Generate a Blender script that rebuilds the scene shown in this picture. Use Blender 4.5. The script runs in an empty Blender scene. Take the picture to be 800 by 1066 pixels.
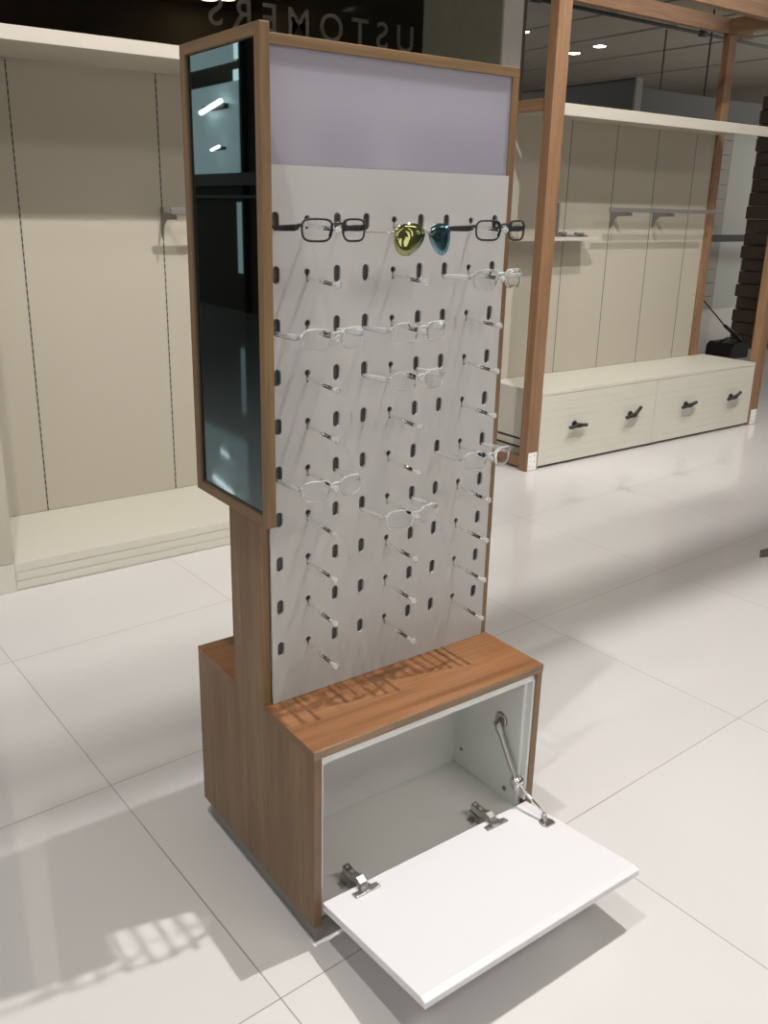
import bpy, bmesh, math, random
from mathutils import Vector, Matrix
C = bpy.context.scene.collection
sc = bpy.context.scene
PI = math.pi
random.seed(4)

# ------------------------------------------------------------------ materials
MATS = {}
def mat(name, col, rough=.5, metal=0, spec=.5, trans=0, ior=1.45, emis=None, est=0, coat=0, noise=0, nscale=20, bump=0, alpha=1):
    if name in MATS: return MATS[name]
    m = bpy.data.materials.new(name); m.use_nodes = True
    nt = m.node_tree; b = nt.nodes['Principled BSDF']
    b.inputs['Base Color'].default_value = (*col, 1)
    b.inputs['Roughness'].default_value = rough
    b.inputs['Metallic'].default_value = metal
    b.inputs['Specular IOR Level'].default_value = spec
    b.inputs['Transmission Weight'].default_value = trans
    b.inputs['IOR'].default_value = ior
    b.inputs['Coat Weight'].default_value = coat
    if emis:
        b.inputs['Emission Color'].default_value = (*emis, 1)
        b.inputs['Emission Strength'].default_value = est
    tc = nt.nodes.new('ShaderNodeTexCoord')
    n = nt.nodes.new('ShaderNodeTexNoise'); n.inputs['Scale'].default_value = nscale
    n.inputs['Detail'].default_value = 4
    nt.links.new(tc.outputs['Object'], n.inputs['Vector'])
    if noise:
        mx = nt.nodes.new('ShaderNodeMix'); mx.data_type = 'RGBA'; mx.blend_type = 'MULTIPLY'
        mx.inputs['Factor'].default_value = noise
        mx.inputs['A'].default_value = (*col, 1)
        nt.links.new(n.outputs['Fac'], mx.inputs['B'])
        nt.links.new(mx.outputs['Result'], b.inputs['Base Color'])
    if bump:
        bp = nt.nodes.new('ShaderNodeBump'); bp.inputs['Strength'].default_value = bump
        bp.inputs['Distance'].default_value = .002
        nt.links.new(n.outputs['Fac'], bp.inputs['Height'])
        nt.links.new(bp.outputs['Normal'], b.inputs['Normal'])
    MATS[name] = m
    return m

def wood(name, c1, c2, c3, grain='Z', rough=.45, fine=1.0):
    if name in MATS: return MATS[name]
    m = bpy.data.materials.new(name); m.use_nodes = True
    nt = m.node_tree; b = nt.nodes['Principled BSDF']
    tc = nt.nodes.new('ShaderNodeTexCoord')
    mp = nt.nodes.new('ShaderNodeMapping')
    s = {'X': (.8, 14, 14), 'Y': (14, .8, 14), 'Z': (14, 14, .8)}[grain]
    mp.inputs['Scale'].default_value = tuple(v*fine for v in s)
    nt.links.new(tc.outputs['Object'], mp.inputs['Vector'])
    n = nt.nodes.new('ShaderNodeTexNoise'); n.inputs['Scale'].default_value = 1.6
    n.inputs['Detail'].default_value = 6; n.inputs['Roughness'].default_value = .62; n.inputs['Distortion'].default_value = .6
    nt.links.new(mp.outputs['Vector'], n.inputs['Vector'])
    r = nt.nodes.new('ShaderNodeValToRGB')
    r.color_ramp.elements[0].position = .30; r.color_ramp.elements[0].color = (*c1, 1)
    r.color_ramp.elements[1].position = .72; r.color_ramp.elements[1].color = (*c3, 1)
    e = r.color_ramp.elements.new(.5); e.color = (*c2, 1)
    nt.links.new(n.outputs['Fac'], r.inputs['Fac'])
    n2 = nt.nodes.new('ShaderNodeTexNoise'); n2.inputs['Scale'].default_value = 9; n2.inputs['Detail'].default_value = 3
    nt.links.new(mp.outputs['Vector'], n2.inputs['Vector'])
    mx = nt.nodes.new('ShaderNodeMix'); mx.data_type = 'RGBA'; mx.blend_type = 'OVERLAY'
    mx.inputs['Factor'].default_value = .35
    nt.links.new(r.outputs['Color'], mx.inputs['A']); nt.links.new(n2.outputs['Fac'], mx.inputs['B'])
    nt.links.new(mx.outputs['Result'], b.inputs['Base Color'])
    b.inputs['Roughness'].default_value = rough
    bp = nt.nodes.new('ShaderNodeBump'); bp.inputs['Strength'].default_value = .12; bp.inputs['Distance'].default_value = .001
    nt.links.new(n2.outputs['Fac'], bp.inputs['Height']); nt.links.new(bp.outputs['Normal'], b.inputs['Normal'])
    MATS[name] = m
    return m

WAL = ((.135, .076, .034), (.18, .106, .050), (.235, .145, .070))
w_wal_z = wood('walnut_vertical', *WAL, 'Z')
w_wal_y = wood('walnut_depth', *WAL, 'Y')
w_wal_x = wood('walnut_across', *WAL, 'X')
TOP = ((.15, .060, .022), (.215, .094, .037), (.28, .137, .060))
w_top = wood('walnut_top_board', *TOP, 'X', rough=.38)
w_edge = wood('walnut_edge_band', (.17, .11, .06), (.26, .17, .095), (.36, .25, .15), 'X', fine=2)
OAK = ((.185, .096, .048), (.228, .126, .065), (.285, .165, .092))
w_oak_z = wood('oak_vertical', *OAK, 'Z', fine=.8)
w_oak_x = wood('oak_across', *OAK, 'X', fine=.8)
w_oak_y = wood('oak_depth', *OAK, 'Y', fine=.8)

m_board = mat('white_perforated_board', (.47, .46, .44), .42, noise=0, bump=.03, nscale=300)
m_melamine = mat('white_melamine', (.72, .73, .70), .4, bump=.03, nscale=200)
m_door = mat('white_lacquer', (.66, .655, .66), .28, coat=.2)
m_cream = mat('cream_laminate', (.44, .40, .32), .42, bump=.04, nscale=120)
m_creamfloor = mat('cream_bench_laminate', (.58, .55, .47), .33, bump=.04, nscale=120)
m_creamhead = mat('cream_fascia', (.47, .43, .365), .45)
m_groove = mat('dark_groove', (.05, .045, .038), .7)
m_plinth = mat('grey_plinth', (.20, .19, .175), .5)
m_cavity = mat('cavity_shade_grey', (.13, .13, .125), .8)  # dark tone standing in for shade inside the empty column
m_light = mat('lavender_acrylic', (.30, .29, .335), .13, spec=.6)
m_mirror = mat('tinted_mirror', (.13, .18, .185), .015, metal=1)
m_metal = mat('brushed_nickel', (.50, .49, .47), .32, metal=1)
m_chrome = mat('bright_chrome', (.82, .81, .80), .14, metal=1)
m_greym = mat('grey_painted_metal', (.20, .19, .175), .4, metal=.3)
m_black = mat('matt_black', (.02, .022, .022), .4)
m_blackf = mat('black_acetate', (.022, .022, .024), .3)
m_lens = mat('clear_lens', (.97, .98, .98), .02, trans=1, ior=1.06, spec=.4)
m_clear = mat('clear_plastic', (.93, .94, .94), .1, trans=.72, ior=1.25, spec=.8)
m_clearfrost = mat('pale_clear_plastic', (.90, .88, .88), .2, trans=.55, ior=1.35, spec=.8)
m_rod = mat('clear_acrylic', (.93, .93, .93), .06, trans=1, ior=1.42, spec=.5)
m_rodcap = mat('clear_acrylic_end', (.92, .92, .91), .2, trans=.8, ior=1.2, spec=.6)
m_notch = mat('smoked_acrylic', (.22, .22, .21), .3)
m_gold = mat('thin_silver_wire', (.62, .56, .52), .25, metal=1)
m_bulb = mat('lamp_lens', (1, 1, 1), .4, emis=(1, .93, .82), est=26)
m_warm = mat('warm_lamp_lens', (1, 1, 1), .4, emis=(1, .82, .48), est=7)
m_tube = mat('tube_lamp_glow', (1, 1, 1), .4, emis=(.95, 1, 1), est=14)
m_label = mat('white_paper_label', (.78, .77, .74), .6)
m_text = mat('frosted_lettering', (.40, .385, .35), .7)

def iridescent(name, c1, c2, c3):
    m = bpy.data.materials.new(name); m.use_nodes = True
    nt = m.node_tree; b = nt.nodes['Principled BSDF']
    lw = nt.nodes.new('ShaderNodeLayerWeight'); lw.inputs['Blend'].default_value = .5
    n = nt.nodes.new('ShaderNodeTexNoise'); n.inputs['Scale'].default_value = 30
    tc = nt.nodes.new('ShaderNodeTexCoord'); nt.links.new(tc.outputs['Object'], n.inputs['Vector'])
    ad = nt.nodes.new('ShaderNodeMath'); ad.operation = 'MULTIPLY_ADD'; ad.inputs[1].default_value = .5
    nt.links.new(n.outputs['Fac'], ad.inputs[0]); nt.links.new(lw.outputs['Facing'], ad.inputs[2])
    r = nt.nodes.new('ShaderNodeValToRGB')
    r.color_ramp.elements[0].position = .3; r.color_ramp.elements[0].color = (*c1, 1)
    r.color_ramp.elements[1].position = .95; r.color_ramp.elements[1].color = (*c3, 1)
    e = r.color_ramp.elements.new(.6); e.color = (*c2, 1)
    nt.links.new(ad.outputs[0], r.inputs['Fac']); nt.links.new(r.outputs['Color'], b.inputs['Base Color'])
    b.inputs['Metallic'].default_value = .95; b.inputs['Roughness'].default_value = .06
    return m
m_yel = iridescent('yellow_green_mirror_coating', (.30, .31, .12), (.20, .24, .13), (.18, .27, .19))
m_blu = iridescent('blue_mirror_coating', (.16, .22, .23), (.12, .24, .28), (.08, .27, .36))

def floor_mat():
    m = bpy.data.materials.new('polished_floor_tiles'); m.use_nodes = True
    nt = m.node_tree; b = nt.nodes['Principled BSDF']; L = nt.links
    tc = nt.nodes.new('ShaderNodeTexCoord'); mp = nt.nodes.new('ShaderNodeMapping'); mp.vector_type = 'TEXTURE'
    mp.inputs['Location'].default_value = (1.442, .81, 0); mp.inputs['Rotation'].default_value = (0, 0, math.radians(2.75))
    mp.inputs['Scale'].default_value = (.7975, .7975, 1)
    L.new(tc.outputs['Object'], mp.inputs['Vector'])
    sx = nt.nodes.new('ShaderNodeSeparateXYZ'); L.new(mp.outputs['Vector'], sx.inputs[0])
    def M(op, a, bb=None, c=None):
        n = nt.nodes.new('ShaderNodeMath'); n.operation = op
        for i, v in enumerate((a, bb, c)):
            if v is None: continue
            if isinstance(v, (int, float)): n.inputs[i].default_value = v
            else: L.new(v, n.inputs[i])
        return n.outputs[0]
    ms = []
    for o in (sx.outputs[0], sx.outputs[1]):
        f = M('PINGPONG', o, .5)            # distance to nearest integer
        ms.append(M('LESS_THAN', f, .0017))
    line = M('MAXIMUM', ms[0], ms[1])
    # every tile a slightly different tone
    fl = nt.nodes.new('ShaderNodeVectorMath'); fl.operation = 'FLOOR'; L.new(mp.outputs['Vector'], fl.inputs[0])
    wn = nt.nodes.new('ShaderNodeTexWhiteNoise'); L.new(fl.outputs[0], wn.inputs['Vector'])
    n = nt.nodes.new('ShaderNodeTexNoise'); n.inputs['Scale'].default_value = 1.4; n.inputs['Detail'].default_value = 5
    L.new(tc.outputs['Object'], n.inputs['Vector'])
    t = M('ADD', M('MULTIPLY', wn.outputs['Value'], .35), M('MULTIPLY', n.outputs['Fac'], .65))
    r = nt.nodes.new('ShaderNodeValToRGB')
    r.color_ramp.elements[0].color = (.56, .54, .525, 1); r.color_ramp.elements[1].color = (.66, .64, .625, 1)
    L.new(t, r.inputs['Fac'])
    mx = nt.nodes.new('ShaderNodeMix'); mx.data_type = 'RGBA'
    L.new(line, mx.inputs['Factor']); L.new(r.outputs['Color'], mx.inputs['A']); mx.inputs['B'].default_value = (.26, .235, .21, 1)
    L.new(mx.outputs['Result'], b.inputs['Base Color'])
    rr = M('MULTIPLY_ADD', line, .4, .055); L.new(rr, b.inputs['Roughness'])
    b.inputs['IOR'].default_value = 1.75
    bp = nt.nodes.new('ShaderNodeBump'); bp.invert = True; bp.inputs['Strength'].default_value = .25; bp.inputs['Distance'].default_value = .001
    L.new(line, bp.inputs['Height']); L.new(bp.outputs['Normal'], b.inputs['Normal'])
    return m
m_floor = floor_mat()
m_wallgrey = mat('grey_plaster', (.30, .275, .23), .8, noise=.25, nscale=3)
m_ceil = mat('grey_ceiling', (.27, .25, .21), .85, noise=.2, nscale=2)
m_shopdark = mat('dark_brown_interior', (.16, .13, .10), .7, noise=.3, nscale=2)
m_khaki = mat('khaki_wallpaper', (.40, .38, .27), .7, noise=.2, nscale=14)
m_partf = mat('lit_partition_face', (.66, .63, .57), .5)  # light on the partition's front face, put into a paler colour
m_teal = mat('teal_grey_wall', (.40, .52, .52), .7, noise=.5, nscale=1.5)
m_darkm = mat('dark_metal_frame', (.06, .06, .055), .8)
m_brick = mat('dark_brown_stone', (.12, .085, .065), .75, noise=.4, nscale=12, bump=.4)
m_slat = mat('grey_slat_wall', (.27, .26, .23), .6)
m_darkpanel = mat('dark_grey_panel', (.10, .10, .095), .6)
m_fog = mat('frosted_panel', (.38, .39, .35), .6)

# ------------------------------------------------------------------ mesh helpers
def box(bm, x0, x1, y0, y1, z0, z1, bev=0, rot=None, mi=0):
    r = bmesh.ops.create_cube(bm, size=1)
    vs = r['verts']
    for v in vs:
        v.co = Vector(((x0+x1)/2 + v.co.x*(x1-x0), (y0+y1)/2 + v.co.y*(y1-y0), (z0+z1)/2 + v.co.z*(z1-z0)))
    fs = set(f for v in vs for f in v.link_faces)
    for f in fs: f.material_index = mi
    if bev:
        es = list(set(e for v in vs for e in v.link_edges))
        rb = bmesh.ops.bevel(bm, geom=es, offset=bev, segments=2, affect='EDGES', profile=.5)
        for f in rb['faces']: f.material_index = mi
        vs = list(set(v for v in rb['verts']) | set(v for v in vs if v.is_valid))
    if rot is not None:
        bmesh.ops.transform(bm, matrix=rot, verts=[v for v in vs if v.is_valid])
    return vs

def tube(bm, pts, rad, seg=8, closed=False, flat=1.0, up=None, mi=0):
    pts = [Vector(p) for p in pts]; n = len(pts)
    rads = rad if isinstance(rad, (list, tuple)) else [rad]*n
    rings = []; prev = None
    for i, p in enumerate(pts):
        a = pts[(i-1) % n] if (closed or i > 0) else p
        b = pts[(i+1) % n] if (closed or i < n-1) else p
        t = (b-a).normalized()
        u = Vector(up) if up else (prev if prev else Vector((0, 0, 1)))
        if abs(t.dot(u)) > .95: u = Vector((1, 0, 0)) if abs(t.x) < .9 else Vector((0, 1, 0))
        u = (u - t*t.dot(u)).normalized(); w = t.cross(u); prev = u
        rings.append([bm.verts.new(p + (u*math.cos(k*2*PI/seg) + w*flat*math.sin(k*2*PI/seg))*rads[i]) for k in range(seg)])
    m = n if closed else n-1
    for i in range(m):
        A, B = rings[i], rings[(i+1) % n]
        for k in range(seg):
            f = bm.faces.new((A[k], A[(k+1) % seg], B[(k+1) % seg], B[k])); f.smooth = True; f.material_index = mi
    if not closed:
        f = bm.faces.new(list(reversed(rings[0]))); f.material_index = mi
        f = bm.faces.new(rings[-1]); f.material_index = mi
    return rings

def prism(bm, pts, a, b, axis='Y', mi=0):
    """extrude a 2D outline; axis is the extrusion direction"""
    def P(u, v, w):
        return {'Y': (u, w, v), 'X': (w, u, v), 'Z': (u, v, w)}[axis]
    A = [bm.verts.new(P(u, v, a)) for u, v in pts]; B = [bm.verts.new(P(u, v, b)) for u, v in pts]
    n = len(pts)
    fs = [bm.faces.new(A), bm.faces.new(list(reversed(B)))]
    for i in range(n): fs.append(bm.faces.new((A[i], B[i], B[(i+1) % n], A[(i+1) % n])))
    for f in fs: f.material_index = mi
    return fs

def obj(name, bm, mats, parent=None, loc=None):
    bmesh.ops.recalc_face_normals(bm, faces=bm.faces)
    me = bpy.data.meshes.new(name); bm.to_mesh(me); bm.free()
    for m in (mats if isinstance(mats, (list, tuple)) else [mats]): me.materials.append(m)
    o = bpy.data.objects.new(name, me); C.objects.link(o)
    if parent: o.parent = parent
    if loc: o.location = loc
    return o

def bx(name, m, dims, parent=None, bev=.001):
    bm = bmesh.new(); box(bm, *dims, bev=bev); return obj(name, bm, m, parent)

def tag(o, label=None, cat=None, group=None, kind=None):
    if label: o['label'] = label
    if cat: o['category'] = cat
    if group: o['group'] = group
    if kind: o['kind'] = kind
    return o
def thing(name, label, cat, loc=(0, 0, 0), rotz=0, group=None):
    o = bpy.data.objects.new(name, None); C.objects.link(o); o.empty_display_size = .1
    o.location = loc; o.rotation_euler = (0, 0, rotz)
    return tag(o, label, cat, group)
def struct(name, bm, m, parent=None):
    o = obj(name, bm, m, parent)
    if not parent: o['kind'] = 'structure'
    return o
def sbox(name, m, dims):
    bm = bmesh.new(); box(bm, *dims); return struct(name, bm, m)
def copy_tree(o, parent=None):
    c = o.copy(); C.objects.link(c); c.parent = parent
    for ch in list(o.children): copy_tree(ch, c)
    return c

# ------------------------------------------------------------------ setting
CEIL = 4.6
sbox('floor', m_floor, (-7, 22, -6, 21, -.1, 0))
sbox('ceiling', m_ceil, (-7, 22, -6, 21, CEIL, CEIL+.1))
sbox('wall_back', m_wallgrey, (4, 22, 20.8, 21, 0, CEIL))
sbox('wall_right', m_wallgrey, (21.8, 22, -6, 20.8, 0, CEIL))
# partition end that stands behind the display stand
bm = bmesh.new(); box(bm, 4.1, 4.29, 4.0, 4.02, 0, CEIL); struct('trim_1', bm, m_partf)  # thin front sheet, coloured paler as the lit face
bm = bmesh.new(); box(bm, 4.1, 4.29, 4.02, 4.93, 0, CEIL); struct('wall_partition', bm, m_khaki)
# dark shop behind the glass
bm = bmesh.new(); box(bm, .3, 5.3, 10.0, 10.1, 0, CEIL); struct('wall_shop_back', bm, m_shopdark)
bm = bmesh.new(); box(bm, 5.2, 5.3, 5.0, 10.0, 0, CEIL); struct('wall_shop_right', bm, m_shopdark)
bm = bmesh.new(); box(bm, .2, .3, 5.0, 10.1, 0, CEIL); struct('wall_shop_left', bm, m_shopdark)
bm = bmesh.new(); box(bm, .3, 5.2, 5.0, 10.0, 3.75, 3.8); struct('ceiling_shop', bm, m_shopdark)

# ------------------------------------------------------------------ display stand
W, D, HB, ZB = .6, .5, .454, .048
Y1, Y2, HT, TH = .1907, .3184, 1.683, .018
st = thing('eyewear_display_stand', 'tall walnut and white eyewear display stand with perforated board, side mirror and open flap', 'display stand')
bx('plinth', m_plinth, (.012, W-.012, .012, D-.012, 0, ZB), st)
# side panels: one board each that is wide at the base and narrow above (the base and column sides are flush)
for s, x0 in (('l', 0), ('r', W-TH)):
    bm = bmesh.new()
    prism(bm, [(0, ZB), (D, ZB), (D, HB-TH), (Y2, HB-TH), (Y2, HT-TH), (Y1, HT-TH), (Y1, HB-TH), (0, HB-TH)], x0, x0+TH, 'X')
    o = obj('side_panel', bm, w_wal_z, st)
    md = o.modifiers.new('bevel', 'BEVEL'); md.width = .0008; md.segments = 1; md.limit_method = 'ANGLE'
# top boards of the base, front and back of the column
o = bx('base_top_board', w_top, (0, W, 0, Y1, HB-TH, HB), st)
o = bx('base_top_board', w_top, (0, W, Y2, D, HB-TH, HB), st)
e = bx('edge_band', w_edge, (0, W, -.0012, 0, HB-TH, HB-.0006), st, bev=0)
e = bx('edge_band', w_wal_y, (-.0012, 0, 0, Y1-.0005, HB-TH, HB-.0006), st, bev=0)
bx('column_top_board', w_wal_x, (0, W, Y1, Y2, HT-TH, HT), st)
# white carcass in the base: liners, floor, back, rail
bx('cabinet_liner', m_melamine, (TH, TH+.015, .019, .238, ZB, HB-TH), st)
bx('cabinet_liner', m_melamine, (W-TH-.015, W-TH, .019, .238, ZB, HB-TH), st)
bx('cabinet_liner', m_melamine, (W-TH-.006, W-TH, .003, .019, .105, HB-TH), st, bev=.0005)
bx('cabinet_floor', m_melamine, (TH+.015, W-TH-.015, .019, .238, ZB, .080), st)
bx('cabinet_back', m_melamine, (TH, W-TH, .238, .25, ZB, HB-TH), st)
bx('cabinet_rail', m_melamine, (TH, W-TH, .003, .019, HB-TH-.018, HB-TH), st)
bx('rear_door', m_door, (TH, W-TH, D-.02, D-.002, ZB+.004, HB-TH-.002), st)
# screw caps and a shelf pin hole in the right wall of the cabinet
for y, z, r in ((.214, .128, .004), (.058, .108, .006)):
    bm = bmesh.new(); tube(bm, [(W-TH-.0145, y, z), (W-TH-.0175, y, z)], r, 12)
    obj('screw_cap', bm, m_greym, st)

# perforated boards (a filled 2D curve with holes, turned into mesh)
COLX = [.0385+.0638*i for i in range(9)]
ROWZ = [1.390-.0907*k for k in range(10)]
def spline(cu, pts):
    s = cu.splines.new('POLY'); s.points.add(len(pts)-1)
    for p, q in zip(s.points, pts): p.co = (q[0], q[1], 0, 1)
    s.use_cyclic_u = True
def board_mesh():
    cu = bpy.data.curves.new('tmp_board', 'CURVE'); cu.dimensions = '2D'; cu.fill_mode = 'BOTH'; cu.extrude = .0028
    spline(cu, [(TH+.001, HB+.001), (W-TH-.001, HB+.001), (W-TH-.001, 1.481), (TH+.001, 1.481)])
    for i, x in enumerate(COLX):
        for z in ROWZ:
            if i % 3 == 1:
                r, zc = .0060, z+.004
                pts = []
                for k in range(15):
                    a = -PI/2+.32 + (2*PI-.64)*k/14
                    pts.append((x+r*math.cos(a), zc+r*math.sin(a)))
                pts += [(x-.0016, z-.013), (x+.0016, z-.013)]
            else:
                r, h = .0075, .0078
                pts = [(x+r*math.cos(a), z+h+r*math.sin(a)) for a in [PI*k/8 for k in range(9)]]
                pts += [(x+r*math.cos(a), z-h+r*math.sin(a)) for a in [PI+PI*k/8 for k in range(9)]]
            spline(cu, pts)
    o = bpy.data.objects.new('tmp_board', cu); C.objects.link(o)
    dg = bpy.context.evaluated_depsgraph_get(); dg.update()
    me = bpy.data.meshes.new_from_object(o.evaluated_get(dg))
    bpy.data.objects.remove(o)
    return me
bme = board_mesh(); bme.name = 'perforated_board'
bme.transform(Matrix.Rotation(PI/2, 4, 'X')); bme.materials.clear(); bme.materials.append(m_board)
YP = Y1-.003
b1 = bpy.data.objects.new('perforated_board', bme); C.objects.link(b1); b1.parent = st; b1.location = (0, YP, 0)
b2 = bpy.data.objects.new('perforated_board', bme); C.objects.link(b2); b2.parent = st; b2.location = (0, Y2+.003, 0)
bx('cavity_shade_sheet', m_cavity, (TH+.001, W-TH-.001, Y1+.0035, Y1+.0075, HB, 1.47), st, bev=0)  # added dark sheets that give the slots the cavity's shade
bx('cavity_shade_sheet', m_cavity, (TH+.001, W-TH-.001, Y2-.0075, Y2-.0035, HB, 1.47), st, bev=0)
bx('light_panel', m_light, (TH, W-TH, Y1+.004, Y1+.009, 1.472, HT-TH), st, bev=0)
bx('light_panel', m_light, (TH, W-TH, Y2-.009, Y2-.004, 1.478, HT-TH), st, bev=0)

# acrylic pegs
def peg_mesh():
    bm = bmesh.new()
    tube(bm, [(0, .003, -.0065), (0, -.084, -.0115)], [.0030, .0033], 12, mi=0)
    # small saddle and collars at the end
    ys = [(-.084, .0036), (-.090, .0034), (-.097, .0036), (-.0995, .0056), (-.1035, .0062), (-.106, .0054)]
    tube(bm, [(0, y, -.0115) for y, r in ys], [r for y, r in ys], 12, mi=1)
    tube(bm, [(0, -.065, -.0095), (0, -.067, -.0097), (0, -.071, -.0102), (0, -.073, -.0105)], [.0005, .0011, .0011, .0005], 8, mi=2)
    bmesh.ops.recalc_face_normals(bm, faces=bm.faces)
    me = bpy.data.meshes.new('peg'); bm.to_mesh(me); bm.free()
    for m in (m_rod, m_rodcap, m_notch): me.materials.append(m)
    return me
pme = peg_mesh()
for g in (1, 4, 7):
    for z in ROWZ:
        o = bpy.data.objects.new('peg', pme); C.objects.link(o); o.parent = st; o.location = (COLX[g], YP, z)
        o = bpy.data.objects.new('peg', pme); C.objects.link(o); o.parent = st
        o.location = (COLX[g], Y2+.003, z); o.rotation_euler = (0, 0, PI)

# side mirror box
MX, MY0, MY1, MZ0, MZ1, FW = -.019, .1258, .4226, .857, 1.685, .019
bm = bmesh.new()
box(bm, MX, -.0005, MY0, MY0+FW, MZ0, MZ1, bev=.0012)
box(bm, MX, -.0005, MY1-FW, MY1, MZ0, MZ1, bev=.0012)
mf = obj('mirror_frame', bm, w_wal_z, st)
bx('frame_rail', w_wal_y, (MX, -.0005, MY0+FW, MY1-FW, MZ0, MZ0+FW), mf, bev=.0012)
bx('frame_rail', w_wal_y, (MX, -.0005, MY0+FW, MY1-FW, MZ1-FW, MZ1), mf, bev=.0012)
bx('mirror_glass', m_mirror, (-.0125, -.0085, MY0+FW, MY1-FW, MZ0+FW, MZ1-FW), mf, bev=0)
bm = bmesh.new()
for a, b in ((MY0+FW, MY0+FW+.0045), (MY1-FW-.003, MY1-FW)):
    box(bm, -.0150, -.0125, a, b, MZ0+FW, MZ1-FW)
box(bm, -.0150, -.0125, MY0+FW, MY1-FW, MZ0+FW, MZ0+FW+.003)
obj('glass_seal', bm, m_groove, mf)

# flap door, hinged at the bottom and held a little above level

bm = bmesh.new()
DL = .322; DT = .018
prism(bm, [(0, 0), (-DL+.012, 0), (-DL, -.006), (-DL, -DT), (0, -DT)], TH+.0015, W-TH-.0015, 'X')
fd = obj('flap_door', bm, m_door, st)
md = fd.modifiers.new('bevel', 'BEVEL'); md.width = .0012; md.segments = 2; md.limit_method = 'ANGLE'
ZD = .103
fd.location = (0, 0, ZD); fd.rotation_euler = (-math.atan2(.139-.0985, .318), 0, 0)
# hinges (plate on the flap, cranked arm, base block on the cabinet floor)
def hinge(x):
    bm = bmesh.new()
    A = Matrix.Translation((x, 0, ZD)) @ Matrix.Rotation(-.126, 4, 'X')
    box(bm, -.030, .030, -.034, -.018, .0002, .0035, bev=.0012, rot=A)
    tube(bm, [A @ Vector((0, -.020, .001)), A @ Vector((0, -.020, .007))], .013, 16)
    for sx in (-.023, .023): tube(bm, [A @ Vector((sx, -.026, .003)), A @ Vector((sx, -.026, .0048))], .004, 10)
    # cranked arm in side view (y, z)
    pts = [(-.022, .004), (-.014, .016), (.000, .021), (.018, .013), (.036, .011), (.050, .014), (.050, -.002), (.020, -.004), (.006, .006), (-.008, .006), (-.014, .001)]
    prism(bm, [(y, ZD+z) for y, z in pts], x-.008, x+.008, 'X')
    box(bm, x-.011, x+.011, .018, .056, .080, .098, bev=.002)
    box(bm, x-.022, x+.022, .030, .048, .0801, .084, bev=.001)
    for y in (.028, .045): tube(bm, [(x, y, .108), (x, y, .1205)], .0042, 10)
    return obj('hinge', bm, m_metal, st)
hinge(.108); hinge(.462)
# flap stay on the right

bm = bmesh.new()
XS = .556
tube(bm, [(W-TH-.015, .083, .282), (W-TH-.020, .083, .282)], [.019, .0165], 18)
tube(bm, [(W-TH-.018, .083, .282), (XS-.004, .082, .276)], .006, 12)
sb = obj('flap_stay', bm, m_metal, st)
bm = bmesh.new()
J = Vector((XS-.004, .006, .163)); T0 = Vector((XS-.002, .080, .274)); F0 = Vector((.5515, -.083, .132))
tube(bm, [T0+(T0-J).normalized()*.008, T0, T0.lerp(J, .12), T0.lerp(J, .16), T0.lerp(J, .8), T0.lerp(J, .84), J], [.008, .010, .0095, .0075, .0072, .005, .004], 12)
obj('stay_upper_arm', bm, m_metal, sb)
bm = bmesh.new()
tube(bm, [J+Vector((-.012, 0, 0)), J+Vector((-.011, 0, 0)), J+Vector((.011, 0, 0)), J+Vector((.012, 0, 0))], [.009, .0125, .0125, .009], 18)
tube(bm, [J+Vector((-.004, .003, .014)), J+Vector((-.004, -.003, -.014))], .0095, 14)
tube(bm, [J, J.lerp(F0, .12), J.lerp(F0, .2), F0], [.005, .005, .0036, .0036], 12)
obj('stay_lower_arm', bm, m_chrome, sb)
bm = bmesh.new()
A = Matrix.Translation((.5515, 0, ZD)) @ Matrix.Rotation(-.126, 4, 'X')
prism(bm, [(-.012, .062-.17), (.012, .062-.17), (.015, -.098), (.010, -.078), (-.010, -.078), (-.015, -.098)], 0.0002, .004, 'Z')
bmesh.ops.transform(bm, matrix=A @ Matrix.Translation((0, 0, 0)), verts=bm.verts)
tube(bm, [A @ Vector((0, -.088, .003)), A @ Vector((0, -.085, .020))], [.007, .0055], 12)
obj('stay_foot', bm, m_metal, sb)

# ------------------------------------------------------------------ eyeglasses
def lens_outline(kind, s, n=28):
    """outline in local x,z of one lens; s=-1 left, +1 right"""
    pts = []
    for k in range(n):
        a = 2*PI*k/n
        c, d = math.cos(a), math.sin(a)
        if kind == 'aviator':
            w, h = .0305, .0370
            x = w*math.copysign(abs(c)**.85, c); z = h*math.copysign(abs(d)**.9, d)
            if z < 0: x = x*(1-.25*abs(z/h)**1.5) + .0085*abs(z/h)**1.3; 
            else: x = x*(1-.04*z/h)
            # x here positive towards outer side
            px = s*(.0345+x*1.0); pz = z-.002 if z < 0 else z*.52-.002
        else:
            w, h = .0262, .0178
            x = w*math.copysign(abs(c)**.52, c); z = h*math.copysign(abs(d)**.55, d)
            if x < 0 and z < 0: x *= 1-.16*abs(z/h)
            if x > 0 and z < 0: x *= 1-.06*abs(z/h)
            px = s*(.0365+x); pz = z
        pts.append((px, pz))
    return pts
def wrap(x): return .012*(abs(x)/.064)**1.6      # the front bends back towards the temples
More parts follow.
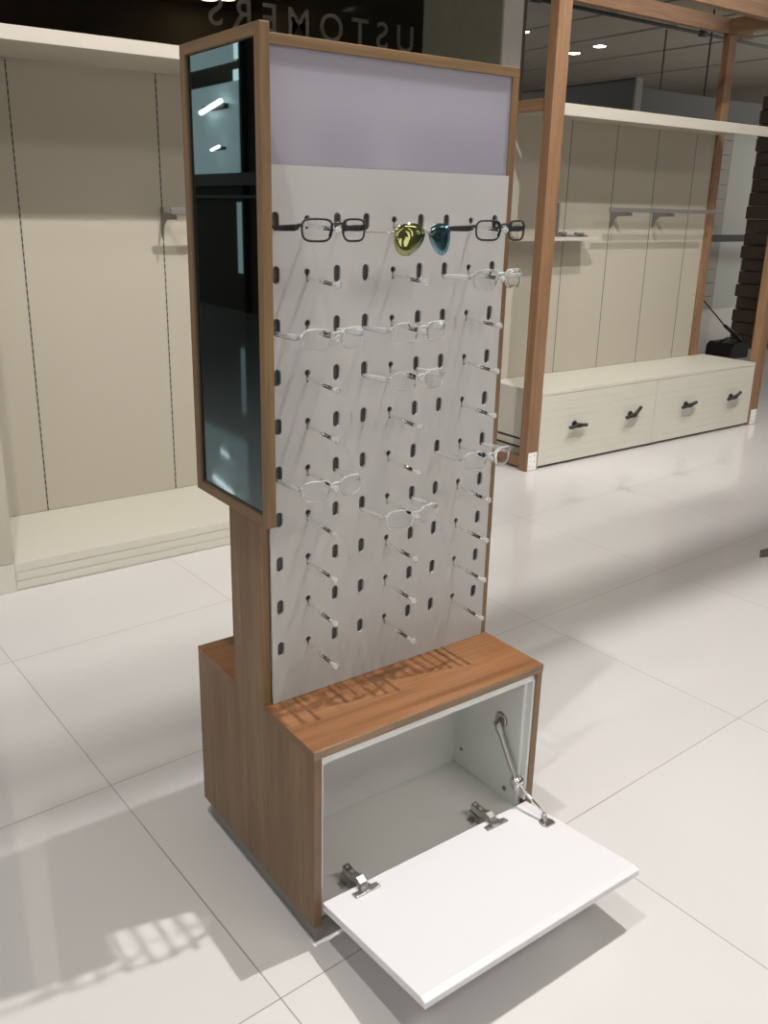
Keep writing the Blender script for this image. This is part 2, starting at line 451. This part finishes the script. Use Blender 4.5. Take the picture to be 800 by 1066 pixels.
def make_glasses(kind):
    root = thing('eyeglasses' if kind != 'aviator' else 'aviator_sunglasses', '', 'glasses')
    fm = {'black': m_blackf, 'clear': m_clear, 'aviator': m_gold}[kind]
    rim = {'black': .0016, 'clear': .0014, 'aviator': .0005}[kind]
    bm = bmesh.new()
    for s in (-1, 1):
        out = lens_outline('aviator' if kind == 'aviator' else 'rect', s)
        cz = 0
        if kind == 'aviator':
            tube(bm, [(x, wrap(x), z) for x, z in out], rim, 6, closed=True)
        else:
            tube(bm, [(x*1.0, wrap(x), z) for x, z in out], rim, 8, closed=True, flat=1.25, up=(0, 1, 0))
    if kind == 'aviator':
        tube(bm, [(-.010, .001, .0085), (0, -.001, .0095), (.010, .001, .0085)], .0007, 6)
        tube(bm, [(-.0125, .001, .0015), (0, 0, .003), (.0125, .001, .0015)], .0008, 6)
        for s in (-1, 1): tube(bm, [(s*.0625, wrap(.0625), .002), (s*.067, .0135, .002), (s*.0675, .018, .001)], .0012, 6)
    else:
        tube(bm, [(-.0115, .001, .008), (-.006, -.001, .0115), (0, -.0015, .012), (.006, -.001, .0115), (.0115, .001, .008)], [.0017, .0019, .002, .0019, .0017], 8)
        for s in (-1, 1):   # inner rim flare above the nose and the hinge lugs
            tube(bm, [(s*.0115, .001, .010), (s*.0105, .0015, .001), (s*.0150, .003, -.010)], [.0016, .0026, .0016], 8)
            tube(bm, [(s*.0605, wrap(.0605), .008), (s*.0645, .0125, .0075), (s*.0665, .018, .0065)], [.0028, .0032, .0032], 8, flat=.7)
    obj('front_frame', bm, fm, root)
    for s in (-1, 1):
        bm = bmesh.new(); out = lens_outline('aviator' if kind == 'aviator' else 'rect', s)
        cx = sum(p[0] for p in out)/len(out); cz = sum(p[1] for p in out)/len(out)
        mid = []
        for q, dep in ((1, 0), (.66, -.0012), (.33, -.0018)):
            mid.append([bm.verts.new((cx+(x-cx)*q, wrap(x)*.55+wrap(cx)*.45+(wrap(x)-wrap(cx))*.45*q+dep, cz+(z-cz)*q)) for x, z in out])
        n = len(out)
        for a, b in ((0, 1), (1, 2)):
            for k in range(n):
                f = bm.faces.new((mid[a][k], mid[a][(k+1) % n], mid[b][(k+1) % n], mid[b][k])); f.smooth = True
        c = bm.verts.new((cx, wrap(cx)-.002, cz))
        for k in range(n):
            f = bm.faces.new((mid[2][k], mid[2][(k+1) % n], c)); f.smooth = True
        lm = m_lens if kind != 'aviator' else (m_yel if s < 0 else m_blu)
        bmesh.ops.recalc_face_normals(bm, faces=bm.faces)
        o = obj('lens', bm, lm, root)
        if kind == 'aviator': o['label'] = 'yellow-green mirrored lens' if s < 0 else 'blue mirrored lens'
        sd = o.modifiers.new('thick', 'SOLIDIFY'); sd.thickness = .0012; sd.offset = 1
    for s in (-1, 1):
        bm = bmesh.new()
        if kind == 'aviator':
            tube(bm, [(s*.0675, .017, .001), (s*.0675, .05, .000), (s*.066, .115, -.001), (s*.065, .135, -.006)], [.0009, .0009, .0012, .0018], 6)
        else:
            h0, h1 = (.0042, .0042)
            tube(bm, [(s*.0665, .016, .0045), (s*.0668, .03, .003), (s*.0665, .07, .0015), (s*.066, .102, .0000), (s*.065, .120, -.003), (s*.063, .140, -.010)],
                 [.0042, .0056, .0050, .0038, .0034, .0026], 8, flat=.25, up=(0, 0, 1))
        obj('temple', bm, fm, root)
        bm = bmesh.new()
        tube(bm, [(s*.0095, .003, -.002), (s*.0085, .006, -.001)], .0006, 6)
        tube(bm, [(s*.0085, .0055, .0035), (s*.0083, .0065, .0025), (s*.0088, .0065, -.005), (s*.0095, .006, -.006)], [.0012, .0026, .0026, .0012], 8, flat=.5)
        obj('nose_pad', bm, m_rodcap, root)
    return root
GL = [ # kind, group column, row, tilt about z, label
 ('black', 1, 0, 0, 'black rimmed eyeglasses in the top row beside the mirror'),
 ('aviator', 4, 0, 0, 'thin wire aviator sunglasses with mirrored yellow-green and blue lenses'),
 ('black', 7, 0, 0, 'black rimmed eyeglasses in the top row at the right edge of the board'),
 ('clear', 7, 1, 0, 'clear plastic eyeglasses directly below the right black pair'),
 ('clear', 1, 2, .0, 'clear plastic eyeglasses at the left, two rows below the black pair'),
 ('clear', 4, 2, .0, 'clear plastic eyeglasses in the middle, two rows below the aviators'),
 ('clear', 4, 3, .0, 'clear plastic eyeglasses in the middle, three rows below the aviators'),
 ('clear', 7, 5, 0, 'clear plastic eyeglasses low on the right, jutting past the board edge'),
 ('clear', 1, 5, .0, 'clear plastic eyeglasses low on the left, near the mirror foot'),
 ('clear', 4, 6, .0, 'lowest clear plastic eyeglasses on the board, middle column'),
]
protos = {}
for kind, g, r, rz, lab in GL:
    if kind not in protos:
        o = protos[kind] = make_glasses(kind)
    else: o = copy_tree(protos[kind])
    o.location = (COLX[g], YP-.100, ROWZ[r]-(.0125 if kind != 'aviator' else .0175))
    o.rotation_euler = (0, 0, rz)
    tag(o, lab, 'sunglasses' if kind == 'aviator' else 'glasses', 'eyewear hung on the perforated board')

# ------------------------------------------------------------------ left cream display bay
lu = thing('wall_display_bay', 'cream open display bay with low stepped base at the left', 'shelving', (0, 2.075, 0))
def lb(name, m, d, parent=lu, bev=.0015):
    x0, x1, y0, y1, z0, z1 = d
    return bx(name, m, (x0, x1, y0-2.075, y1-2.075, z0, z1), parent, bev)
LYB = 2.625
XL0, XL1 = -.03, 2.22
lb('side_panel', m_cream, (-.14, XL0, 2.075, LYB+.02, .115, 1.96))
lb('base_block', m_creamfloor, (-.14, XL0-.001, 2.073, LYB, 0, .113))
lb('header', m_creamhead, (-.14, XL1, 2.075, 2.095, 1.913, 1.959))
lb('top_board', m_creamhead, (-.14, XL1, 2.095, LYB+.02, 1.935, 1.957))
bm = bmesh.new()
for k in range(3):
    box(bm, XL0, XL1, -.001*0, LYB-2.075, .006+k*.036, .006+k*.036+.033, bev=.001)
box(bm, XL0, XL1, .003, LYB-2.075, 0, .10)
obj('stepped_base', bm, m_creamfloor, lu)
xs = [XL0, .255, .857, 1.46, XL1]
for a, b in zip(xs, xs[1:]):
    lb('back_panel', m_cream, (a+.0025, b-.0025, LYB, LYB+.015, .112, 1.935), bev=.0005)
def slot_rail(x, z0, z1, parent, yoff, n):
    """upright strip with a row of small slots"""
    bm = bmesh.new(); box(bm, x-.0028, x+.0028, LYB-yoff-.0004, LYB-yoff+.012, z0, z1)
    r = obj('slotted_rail', bm, m_groove, parent)
    bm = bmesh.new(); st_ = (z1-z0)/n
    for k in range(n): box(bm, x-.0024, x+.0024, LYB-yoff-.0012, LYB-yoff-.0004, z0+k*st_+st_*.55, z0+k*st_+st_*.95)
    obj('rail_bridges', bm, m_greym, r)
for x in xs[1:-1]: slot_rail(x, .113, 1.925, lu, 2.075, 60)

def hang_rail(x0, x1, y, z, wally, brackets, label):
    t = thing('hanging_rail', label, 'rail', (x0, wally, z))
    bm = bmesh.new(); box(bm, 0, x1-x0, y-wally-.006, y-wally+.006, -.013, .013, bev=.002)
    obj('bar', bm, m_greym, t)
    for bxx in brackets:
        bm = bmesh.new(); d = y-wally
        X0 = bxx-x0
        prism(bm, [(0, .016), (0, -.105), (-.012, -.105), (-.028, -.060), (-.058, -.038), (d+.02, -.034), (d-.012, -.034), (d-.012, -.016), (-.02, -.004), (-.02, .016)], X0-.003, X0+.003, 'X')
        obj('bracket', bm, m_greym, t)
    return t
hang_rail(.83, 1.50, 2.47, 1.385, LYB, [.853, 1.46], 'grey metal hanging rail of the left display bay, mostly behind the mirror')

# ------------------------------------------------------------------ right oak framed display bay
FX0, FX1, FY, FYB, PW = 2.775, 5.06, 2.19, 2.63, .092
ru = thing('framed_display_bay', 'oak framed cream display bay with tall open top at the right', 'shelving', (FX0, FY, 0))
def rb(name, m, d, parent=ru, bev=.002):
    x0, x1, y0, y1, z0, z1 = d
    return bx(name, m, (x0-FX0, x1-FX0, y0-FY, y1-FY, z0, z1), parent, bev)
FH = 2.62
PD = .06
for x in (FX0, FX1-PW): rb('post', w_oak_z, (x, x+PW, FY, FY+PD, 0, FH))
rb('post', w_oak_z, (FX0, FX0+.06, FYB+.02, FYB+.08, 0, 1.963))
rb('post', w_oak_z, (4.80, 4.88, FYB-.02, FYB+.03, .0, FH))
rb('top_rail', w_oak_x, (FX0+PW, FX1-PW, FY, FY+PD, 2.53, FH))
rb('top_rail', w_oak_x, (FX0+.06, 4.80, FYB-.015, FYB+.03, 2.53, FH))
rb('top_rail', w_oak_x, (4.88, FX1, FYB-.015, FYB+.03, 2.53, FH))
rb('side_rail', w_oak_y, (FX0+.01, FX0+.05, FY+PD, FYB+.02, 1.905, 1.963))
rb('side_rail', w_oak_y, (FX0+.01, FX0+.05, FY+PD, FYB+.02, 2.53, FH))
rb('side_rail', w_oak_y, (4.80, 4.86, FY+PD, FYB-.015, 2.53, FH))
rb('side_rail', w_oak_y, (FX0+.01, FX0+.05, FY+PD, FYB+.02, .015, .075))
rb('header', m_creamhead, (FX0+PW, FX1-.12, FY+.012, FY+.032, 1.885, 1.943))
rb('top_board', m_creamhead, (FX0+PW, 4.80, FY+.032, FYB+.02, 1.92, 1.941))
for x in (FX0+.002, FX1-PW+.004):
    bm = bmesh.new()
    box(bm, x-FX0+.012, x-FX0+PW-.012, -.0015, 0, .004, .108)
    f = obj('paper_label', bm, m_label, ru)
    bm = bmesh.new()
    for i, (a, z, s_) in enumerate(((.025, .085, .005), (.058, .088, .006), (.03, .055, .004), (.06, .05, .006), (.024, .025, .006), (.055, .02, .004))):
        box(bm, x-FX0+a, x-FX0+a+s_, -.0022, -.0015, z, z+s_)
    obj('label_spots', bm, m_greym, f)
rxs = [FX0+.06, 3.405, 3.810, 4.205, 4.60, 4.80]
for a, b in zip(rxs, rxs[1:]):
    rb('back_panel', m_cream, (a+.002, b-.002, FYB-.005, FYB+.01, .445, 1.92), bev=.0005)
for x in rxs[1:-1]:
    bm = bmesh.new(); box(bm, x-.002-FX0, x+.002-FX0, FYB-FY-.0054, FYB-FY+.005, .446, 1.915)
    obj('slotted_rail', bm, m_groove, ru)
# drawer bench
bn = thing('drawer_bench', 'low cream drawer bench with black turn handles inside the oak frame', 'cabinet', (2.872, FY+.004, 0))
BX0, BX1, BT = 2.872, 4.962, .445
def bb(name, m, d, parent=bn, bev=.0015):
    x0, x1, y0, y1, z0, z1 = d
    return bx(name, m, (x0-BX0, x1-BX0, y0-FY-.004, y1-FY-.004, z0, z1), parent, bev)
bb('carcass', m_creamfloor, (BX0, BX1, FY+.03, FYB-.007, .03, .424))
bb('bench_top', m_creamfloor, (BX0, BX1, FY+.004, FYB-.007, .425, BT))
bm = bmesh.new()
for z in (.10, .15): box(bm, -.0012, .001, .06, .40, z-.006, z+.006)
obj('side_groove', bm, m_groove, bn)
bb('kick_board', m_plinth, (BX0, BX1, FY+.03, FYB-.02, 0, .03), bev=0)
tube_m = None
drs = []
for a, b in ((BX0, 3.895), (3.895, BX1)):
    bm = bmesh.new()
    box(bm, a-BX0+.001, b-BX0-.003, .006, .026, .018, .423)
    nb = 9
    for k in range(nb):
        z0 = .018+k*(.405/nb)
        box(bm, a-BX0+.001, b-BX0-.003, .000, .010, z0+.0001, z0+.405/nb-.0001, bev=.0006)
    drs.append(obj('drawer', bm, m_creamfloor, bn))
for i, (hx, ang, dr) in enumerate(((3.155, -.10, 0), (3.655, .62, 0), (4.21, .18, 1), (4.708, .38, 1))):
    bm = bmesh.new()
    c = Vector((hx-BX0, 0, .232))
    tube(bm, [c+Vector((0, .002, 0)), c+Vector((0, -.006, 0))], [.022, .020], 18)
    tube(bm, [c+Vector((0, -.004, 0)), c+Vector((0, -.032, 0))], [.011, .013], 14)
    dv = Vector((math.cos(ang), 0, math.sin(ang)))
    tube(bm, [c+Vector((0, -.030, 0))+dv*.078, c+Vector((0, -.031, 0))+dv*.074, c+Vector((0, -.034, 0))+dv*.03, c+Vector((0, -.036, 0))], [.008, .011, .011, .015], 12)
    dv2 = Vector((-1, 0, -.10))
    tube(bm, [c+Vector((0, -.036, 0)), c+Vector((0, -.034, 0))+dv2*.03, c+Vector((0, -.031, 0))+dv2*.068, c+Vector((0, -.030, 0))+dv2*.072], [.014, .010, .011, .008], 12)
    obj('handle', bm, m_black, drs[dr])
hang_rail(3.62, 4.66, 2.47, 1.43, FYB-.005, [3.812, 4.225], 'grey metal hanging rail in front of the cream boards of the oak framed bay')
# little shelf with a metal clamp
sh = thing('small_shelf', 'small cream wall shelf on a grey metal clamp near the left oak post', 'shelf', (3.20, FYB-.005, 1.262))
bm = bmesh.new(); box(bm, -.33, .36, -.14, 0, -.011, .011, bev=.001); obj('shelf_board', bm, m_creamhead, sh)
bm = bmesh.new()
box(bm, .02, .26, -.14, -.10, .012, .024, bev=.002); box(bm, .03, .07, -.15, -.11, .024, .040, bev=.002); box(bm, .16, .22, -.15, -.12, .024, .036, bev=.002)
box(bm, .018, .03, -.12, -.004, .012, .20)
obj('clamp', bm, m_greym, sh)

# ------------------------------------------------------------------ glass shop front with mirrored lettering
gw = thing('glass_shopfront', 'dark glass shopfront with reversed frosted lettering behind the display stand', 'glass wall', (.3, 4.95, 0))
m_pane = mat('window_glass', (.75, .74, .70), .02, trans=1, ior=1.1, spec=.4)
bm = bmesh.new(); box(bm, 0, 4.85, 0, .012, .02, 3.75); obj('glass_pane', bm, m_pane, gw)
bm = bmesh.new(); box(bm, 0, 4.85, -.01, .03, 0, .05); obj('bottom_channel', bm, m_darkm, gw)
cu = bpy.data.curves.new('lettering', 'FONT'); cu.body = 'CUSTOMERS'; cu.size = .27; cu.space_character = 1.5; cu.extrude = .0005
cu.align_x = 'CENTER'; cu.offset = .002
to = bpy.data.objects.new('tmp_text', cu); C.objects.link(to)
dg = bpy.context.evaluated_depsgraph_get(); dg.update()
tm = bpy.data.meshes.new_from_object(to.evaluated_get(dg)); bpy.data.objects.remove(to)
tm.name = 'lettering'; tm.materials.clear(); tm.materials.append(m_text)
tm.transform(Matrix.Rotation(PI, 4, 'Z') @ Matrix.Rotation(PI/2, 4, 'X'))
to = bpy.data.objects.new('lettering', tm); C.objects.link(to); to.parent = gw; to.location = (2.97, .015, 2.60)
to['label'] = 'frosted lettering read from behind'

# ------------------------------------------------------------------ lamps
def downlight(x, y, z, r, label, m=m_bulb, depth=.08, group=None, power=0, spot=None):
    t = thing('ceiling_downlight', label, 'light', (x, y, z), group=group)
    bm = bmesh.new(); rings = []
    tube(bm, [(0, 0, 0), (0, 0, -.012)], [r*1.25, r*1.2], 24)
    obj('trim_ring', bm, m_greym, t)
    bm = bmesh.new(); tube(bm, [(0, 0, -.011), (0, 0, -.016)], [r, r*.96], 24)
    obj('lamp_lens', bm, m, t)
    return t
def add_spot(x, y, z, power, rad=.028, size=150, col=(1, .975, .95), blend=.6, tilt=(0, 0)):
    l = bpy.data.lights.new('spot', 'SPOT'); l.energy = power; l.shadow_soft_size = rad
    l.spot_size = math.radians(size); l.spot_blend = blend; l.color = col
    o = bpy.data.objects.new('spot_lamp_light', l); C.objects.link(o); o.location = (x, y, z)
    o.rotation_euler = (tilt[0], tilt[1], 0)
    return o
def track_spot(x, y, power, label, lz=4.2, tilt=(0, 0), size=150):
    t = thing('track_spotlight', label, 'light', (x, y, CEIL), group='track spotlights above the stand')
    bm = bmesh.new(); tube(bm, [(0, 0, -.02), (0, 0, -(CEIL-lz)+.17)], .012, 10); obj('stem', bm, m_darkm, t)
    bm = bmesh.new(); h = -(CEIL-lz)
    tube(bm, [(0, 0, h+.17), (0, 0, h+.16), (0, 0, h+.02)], [.03, .055, .065], 20); obj('lamp_can', bm, m_darkm, t)
    bm = bmesh.new(); tube(bm, [(0, 0, h+.021), (0, 0, h+.014)], [.058, .056], 20); obj('lamp_lens', bm, m_bulb, t)
    add_spot(x, y, lz-.0, power, tilt=tilt, size=size)
PW_ = 430
track_spot(1.29, -.12, PW_*1.2, 'black track spotlight right above the front of the stand, outside the picture')
track_spot(-.70, -.20, PW_*.5, 'black track spotlight above the floor left of the stand, outside the picture')
track_spot(3.30, .50, PW_*.75, 'black track spotlight tilted at the oak bay, outside the picture', tilt=(math.radians(36), math.radians(-8)), size=58)
track_spot(1.0, .30, PW_*.12, 'black track spotlight tilted at the left cream bay, outside the picture', tilt=(math.radians(38), math.radians(4)), size=56)
bm = bmesh.new(); box(bm, -3, 7, -.18, -.12, CEIL-.03, CEIL)
tag(obj('lighting_track', bm, m_darkm), 'black lighting track on the ceiling above the stand', 'track')
for k, (x, y) in enumerate(((12.1, 12.05), (14.55, 13.0), (14.3, 12.1))):
    downlight(x, y, CEIL, .12, ('small bright ceiling downlight left of the oak post', 'small bright ceiling downlight just right of the oak post', 'brightest small ceiling downlight right of the oak post')[k], group='downlights in the far ceiling')
for k, (x, y) in enumerate(((4.62, 9.35), (4.46, 9.5))):
    downlight(x, y, 3.75, .10, ('warm downlight above the mirror, right of the pair', 'warm downlight above the mirror, left of the pair')[k], m=m_warm, group='warm downlights behind the glass')

# ambient fill: large ceiling panels added out of view
def fill_panel(x, y, w, d, e, label, col=(1, .97, .93)):
    t = thing('fill_light_panel', label, 'light', (x, y, CEIL), group='added fill light panels in the ceiling')
    bm = bmesh.new(); box(bm, -w/2-.03, w/2+.03, -d/2-.03, d/2+.03, -.03, 0); obj('frame', bm, m_greym, t)
    l = bpy.data.lights.new('panel', 'AREA'); l.shape = 'RECTANGLE'; l.size = w; l.size_y = d; l.energy = e; l.color = col
    o = bpy.data.objects.new('fill_panel', l); C.objects.link(o); o.location = (x, y, CEIL-.035)
fill_panel(1.5, -3.2, 3, 1.2, 90, 'added fill light panel in the ceiling in front of the stand')
fill_panel(-3.0, -2.0, 1.2, 3, 52, 'added fill light panel in the ceiling left of the stand')
fill_panel(14.0, 2.6, 2, 3, 200, 'added fill light panel in the ceiling right of the stone column')
fill_panel(6.0, 15.0, 2, 3, 300, 'added fill light panel in the ceiling of the far hall')
fill_panel(18.0, 7.0, 3, 3, 500, 'added fill light panel in the ceiling at the end of the far hall')
fill_panel(9.0, -1.2, 1.2, 3, 90, 'added fill light panel in the ceiling right of the oak bay')

# world
w = bpy.data.worlds.new('world'); sc.world = w; w.use_nodes = True
w.node_tree.nodes['Background'].inputs['Color'].default_value = (.95, .97, 1, 1)
w.node_tree.nodes['Background'].inputs['Strength'].default_value = .7


# beam added out of view under the lamps to throw the long soft shade across the tiles
bm = bmesh.new(); box(bm, -3.2, 7.2, .026, .086, 3.36, 3.42, bev=.004)
for x in (-2.5, .3, 2.6, 6.5): tube(bm, [(x, .056, 3.42), (x, .056, CEIL)], .006, 8)
tag(obj('shading_beam', bm, m_darkm), 'added black shading beam hung on thin rods in front of the spotlights, above the picture', 'beam')

# ---- left side of the hall, seen in the tinted mirror
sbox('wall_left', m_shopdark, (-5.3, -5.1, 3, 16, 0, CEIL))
m_day = mat('daylit_frosted_glass', (.6, .7, .7), .4, emis=(.80, .98, 1.0), est=.62, noise=.5, nscale=1.3)
m_day2 = mat('bright_daylit_glass', (.6, .7, .7), .4, emis=(.85, .98, 1.0), est=2.4)
wn = bpy.data.objects.new('window_1', None); C.objects.link(wn); wn['kind'] = 'structure'
bx('pane', m_day, (-5.1, -5.07, 9.95, 15.5, 1.82, 2.95), wn, bev=0)
bx('pane', m_day, (-5.1, -5.07, 10.02, 15.5, 3.19, 4.1), wn, bev=0)
bx('pane', m_day2, (-5.1, -5.06, 9.84, 10.02, 3.21, 3.40), wn, bev=0)
bx('pane', m_day2, (-5.07, -5.06, 9.85, 10.05, 2.95, 3.08), wn, bev=0)
bx('pane', m_day, (-5.1, -5.06, 9.89, 10.04, .52, 1.45), wn, bev=0)
bx('window_frame', m_slat, (-5.1, -5.0, 8.9, 15.6, 1.66, 1.82), wn, bev=0)
bx('window_frame', m_slat, (-5.1, -5.0, 8.9, 15.6, 1.50, 1.54), wn, bev=0)
bx('window_frame', m_darkm, (-5.1, -5.03, 9.78, 9.84, 0, 4.4), wn, bev=0)
t = thing('linear_lamp', 'glowing tube lamp on the left wall, seen only in the tinted mirror', 'light', (-4.95, 10.2, 2.66))
bm = bmesh.new(); tube(bm, [(0, 0, .055), (0, .62, -.055)], .030, 12); obj('tube', bm, m_tube, t)
bm = bmesh.new(); box(bm, -.10, -.03, -.02, .64, -.03, .03); obj('housing', bm, m_darkm, t)
t = thing('wall_lamp', 'small glowing lamp low on the left wall, seen only in the tinted mirror', 'light', (-4.95, 10.29, 2.14))
bm = bmesh.new(); tube(bm, [(0, 0, .02), (0, .24, -.02)], .018, 12); obj('tube', bm, m_tube, t)
bm = bmesh.new(); box(bm, -.10, -.02, 0, .24, -.02, .02); obj('housing', bm, m_darkm, t)

# ---- far hall seen through and beside the oak frame
t = thing('dark_sign_panel', 'large dark panel hung under the far ceiling above the cream fascia', 'panel', (9.0, 5.3, 2.5))
bm = bmesh.new(); box(bm, 0, .08, 1.47, 5.2, 0, .52); obj('board', bm, m_darkpanel, t)
bm = bmesh.new(); box(bm, -.02, .10, 1.44, 1.47, -.02, .54); obj('end_trim', bm, m_slat, t)
bm = bmesh.new(); box(bm, -.01, .09, 1.47, 5.2, .52, .545); obj('top_trim', bm, m_darkm, t)
for k, x in enumerate((10.4, 12.0, 13.6, 15.6, 18.0)):
    bm = bmesh.new(); box(bm, x, x+.03, 3, 20.7, CEIL-.03, CEIL); struct('trim_%d' % (k+2), bm, m_slat)
t = tag(obj('ceiling_pipe', (lambda b: (tube(b, [(5.4, 8.6, 4.2), (17.5, 8.6, 4.2)], .028, 10), [tube(b, [(x, 8.6, 4.2), (x+.14, 8.6, 4.2)], .05, 10) for x in (8.9, 12.7, 15.9)], b)[-1])(bmesh.new()), m_darkm), 'dark pipe with clamps running along the far ceiling', 'pipe')
for k, (x, y) in enumerate(((11.6, 7.6), (13.9, 10.2))):
    bm = bmesh.new(); tube(bm, [(x, y, CEIL), (x, y, 2.6)], .014, 8)
    tag(obj('hanging_cable', bm, m_darkm), ('thin dark cable hanging right of the two far downlights', 'thin dark cable hanging just left of the rear oak post')[k], 'cable')
bm = bmesh.new(); box(bm, 9.15, 16, 7.0, 7.1, 2.70, 2.98, bev=.004)
tag(obj('dark_fascia', bm, m_darkpanel), 'long dark fascia band over the grey far shop wall', 'fascia')
t = thing('slatted_wall_unit', 'grey wall unit of horizontal boards seen through the side of the oak bay', 'wall unit', (10.6, 7.1, 0))
for k in range(13):
    bm = bmesh.new(); box(bm, 0, 1.15, .0, .05, .205*k, .205*k+.198); obj('board', bm, m_slat, t)
bm = bmesh.new(); box(bm, .60, .78, -.02, 0, 1.80, 1.92); obj('plate', bm, m_darkm, t)
bm = bmesh.new(); box(bm, 11.8, 12.45, 7.15, 7.5, 0, 2.7, bev=.005)
tag(obj('pale_pillar', bm, m_fog), 'pale green-grey pillar between grey wall unit and dark stone column', 'pillar')
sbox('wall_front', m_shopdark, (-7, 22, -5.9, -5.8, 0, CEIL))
m_glowpane = mat('reflection_glow_pane', (.7, .7, .7), .4, emis=(1, .98, .95), est=1.6)  # unseen glowing panes added for reflections in the light panel and lenses
w2 = bpy.data.objects.new('reflection_panes', None); C.objects.link(w2); w2['kind'] = 'structure'
for d in ((3.1, 6.2, 2.22, 2.50), (3.55, 3.78, 1.45, 2.22), (4.55, 4.85, 1.45, 2.22), (-4.5, -2.6, 1.0, 2.6), (-1.6, -.2, 1.0, 2.6), (.6, 1.4, 1.3, 2.4)):
    bx('pane', m_glowpane, (d[0], d[1], -5.8, -5.77, d[2], d[3]), w2, bev=0)
t = thing('counter_rail', 'dark horizontal rail crossing before the pale pillar', 'rail', (10.7, 6.8, 0))
bm = bmesh.new(); box(bm, 0, 2.4, 0, .06, 1.03, 1.13); obj('rail_bar', bm, m_darkm, t)
for x in (.02, 2.3):
    bm = bmesh.new(); box(bm, x, x+.05, .0, .06, 0, 1.03); obj('rail_post', bm, m_darkm, t)
t = thing('stone_column', 'dark brown column of rough stacked stones right of the rear oak post', 'column', (8.42, 4.25, 0))
random.seed(9)
for k in range(19):
    bm = bmesh.new(); j = random.uniform(-.03, .03); z = .137*k
    box(bm, -.02+j, .95, -.02+j*.5, .35, z+.004, z+.137, bev=.012); obj('stone_course', bm, m_brick, t)
bm = bmesh.new(); prism(bm, [(2.71, .705), (3.0, .62), (3.0, .73), (2.79, .752)], 0.0002, .003, 'Z')
tag(obj('floor_sticker', bm, m_brick), 'small flat dark brown sticker on the floor tiles at the right edge', 'sticker')
t = thing('floor_tool', 'small black box with levers and a long thin rod on the far floor', 'tool', (7.52, 4.0, 0))
bm = bmesh.new(); prism(bm, [(0, 0), (.30, 0), (.30, .15), (.05, .15), (0, .11)], 0, .3, 'Y'); obj('body', bm, m_black, t)
bm = bmesh.new(); tube(bm, [(.30, .1, .16), (.20, .1, .22), (-.02, .1, .33)], [.02, .022, .018], 8); tube(bm, [(.18, .1, .19), (.06, .1, .20), (-.06, .1, .17)], .013, 8)
obj('lever', bm, m_black, t)
bm = bmesh.new(); tube(bm, [(.02, .1, .30), (-.36, .55, .92)], .007, 8); obj('rod', bm, m_black, t)


# ------------------------------------------------------------------ camera
cam = bpy.data.cameras.new('camera'); co = bpy.data.objects.new('camera', cam); C.objects.link(co)
R = Vector((.8098, -.5863, .0198)); 
yaw, pitch, roll, f = -.6265, .3050, .0198, 919.3
r = Vector((math.cos(yaw), math.sin(yaw), 0)); fw = Vector((-math.sin(yaw), math.cos(yaw), 0))
F = fw*math.cos(pitch)+Vector((0, 0, -math.sin(pitch))); U = fw*math.sin(pitch)+Vector((0, 0, math.cos(pitch)))
Rv = r*math.cos(roll)+U*math.sin(roll); Uv = -r*math.sin(roll)+U*math.cos(roll)
M = Matrix((Rv, Uv, -F)).transposed().to_4x4(); M.translation = Vector((-.7442, -1.1954, 1.4147))
co.matrix_world = M
cam.sensor_fit = 'HORIZONTAL'; cam.sensor_width = 36; cam.lens = 36*f/800
cam.shift_x = 12.1/800; cam.shift_y = -27.39/800
cam.clip_start = .02; cam.clip_end = 100
sc.camera = co
sc.view_settings.view_transform = 'Standard'; sc.view_settings.look = 'None'
sc.view_settings.gamma = 1; sc.view_settings.use_curve_mapping = False
sc.view_settings.exposure = 0
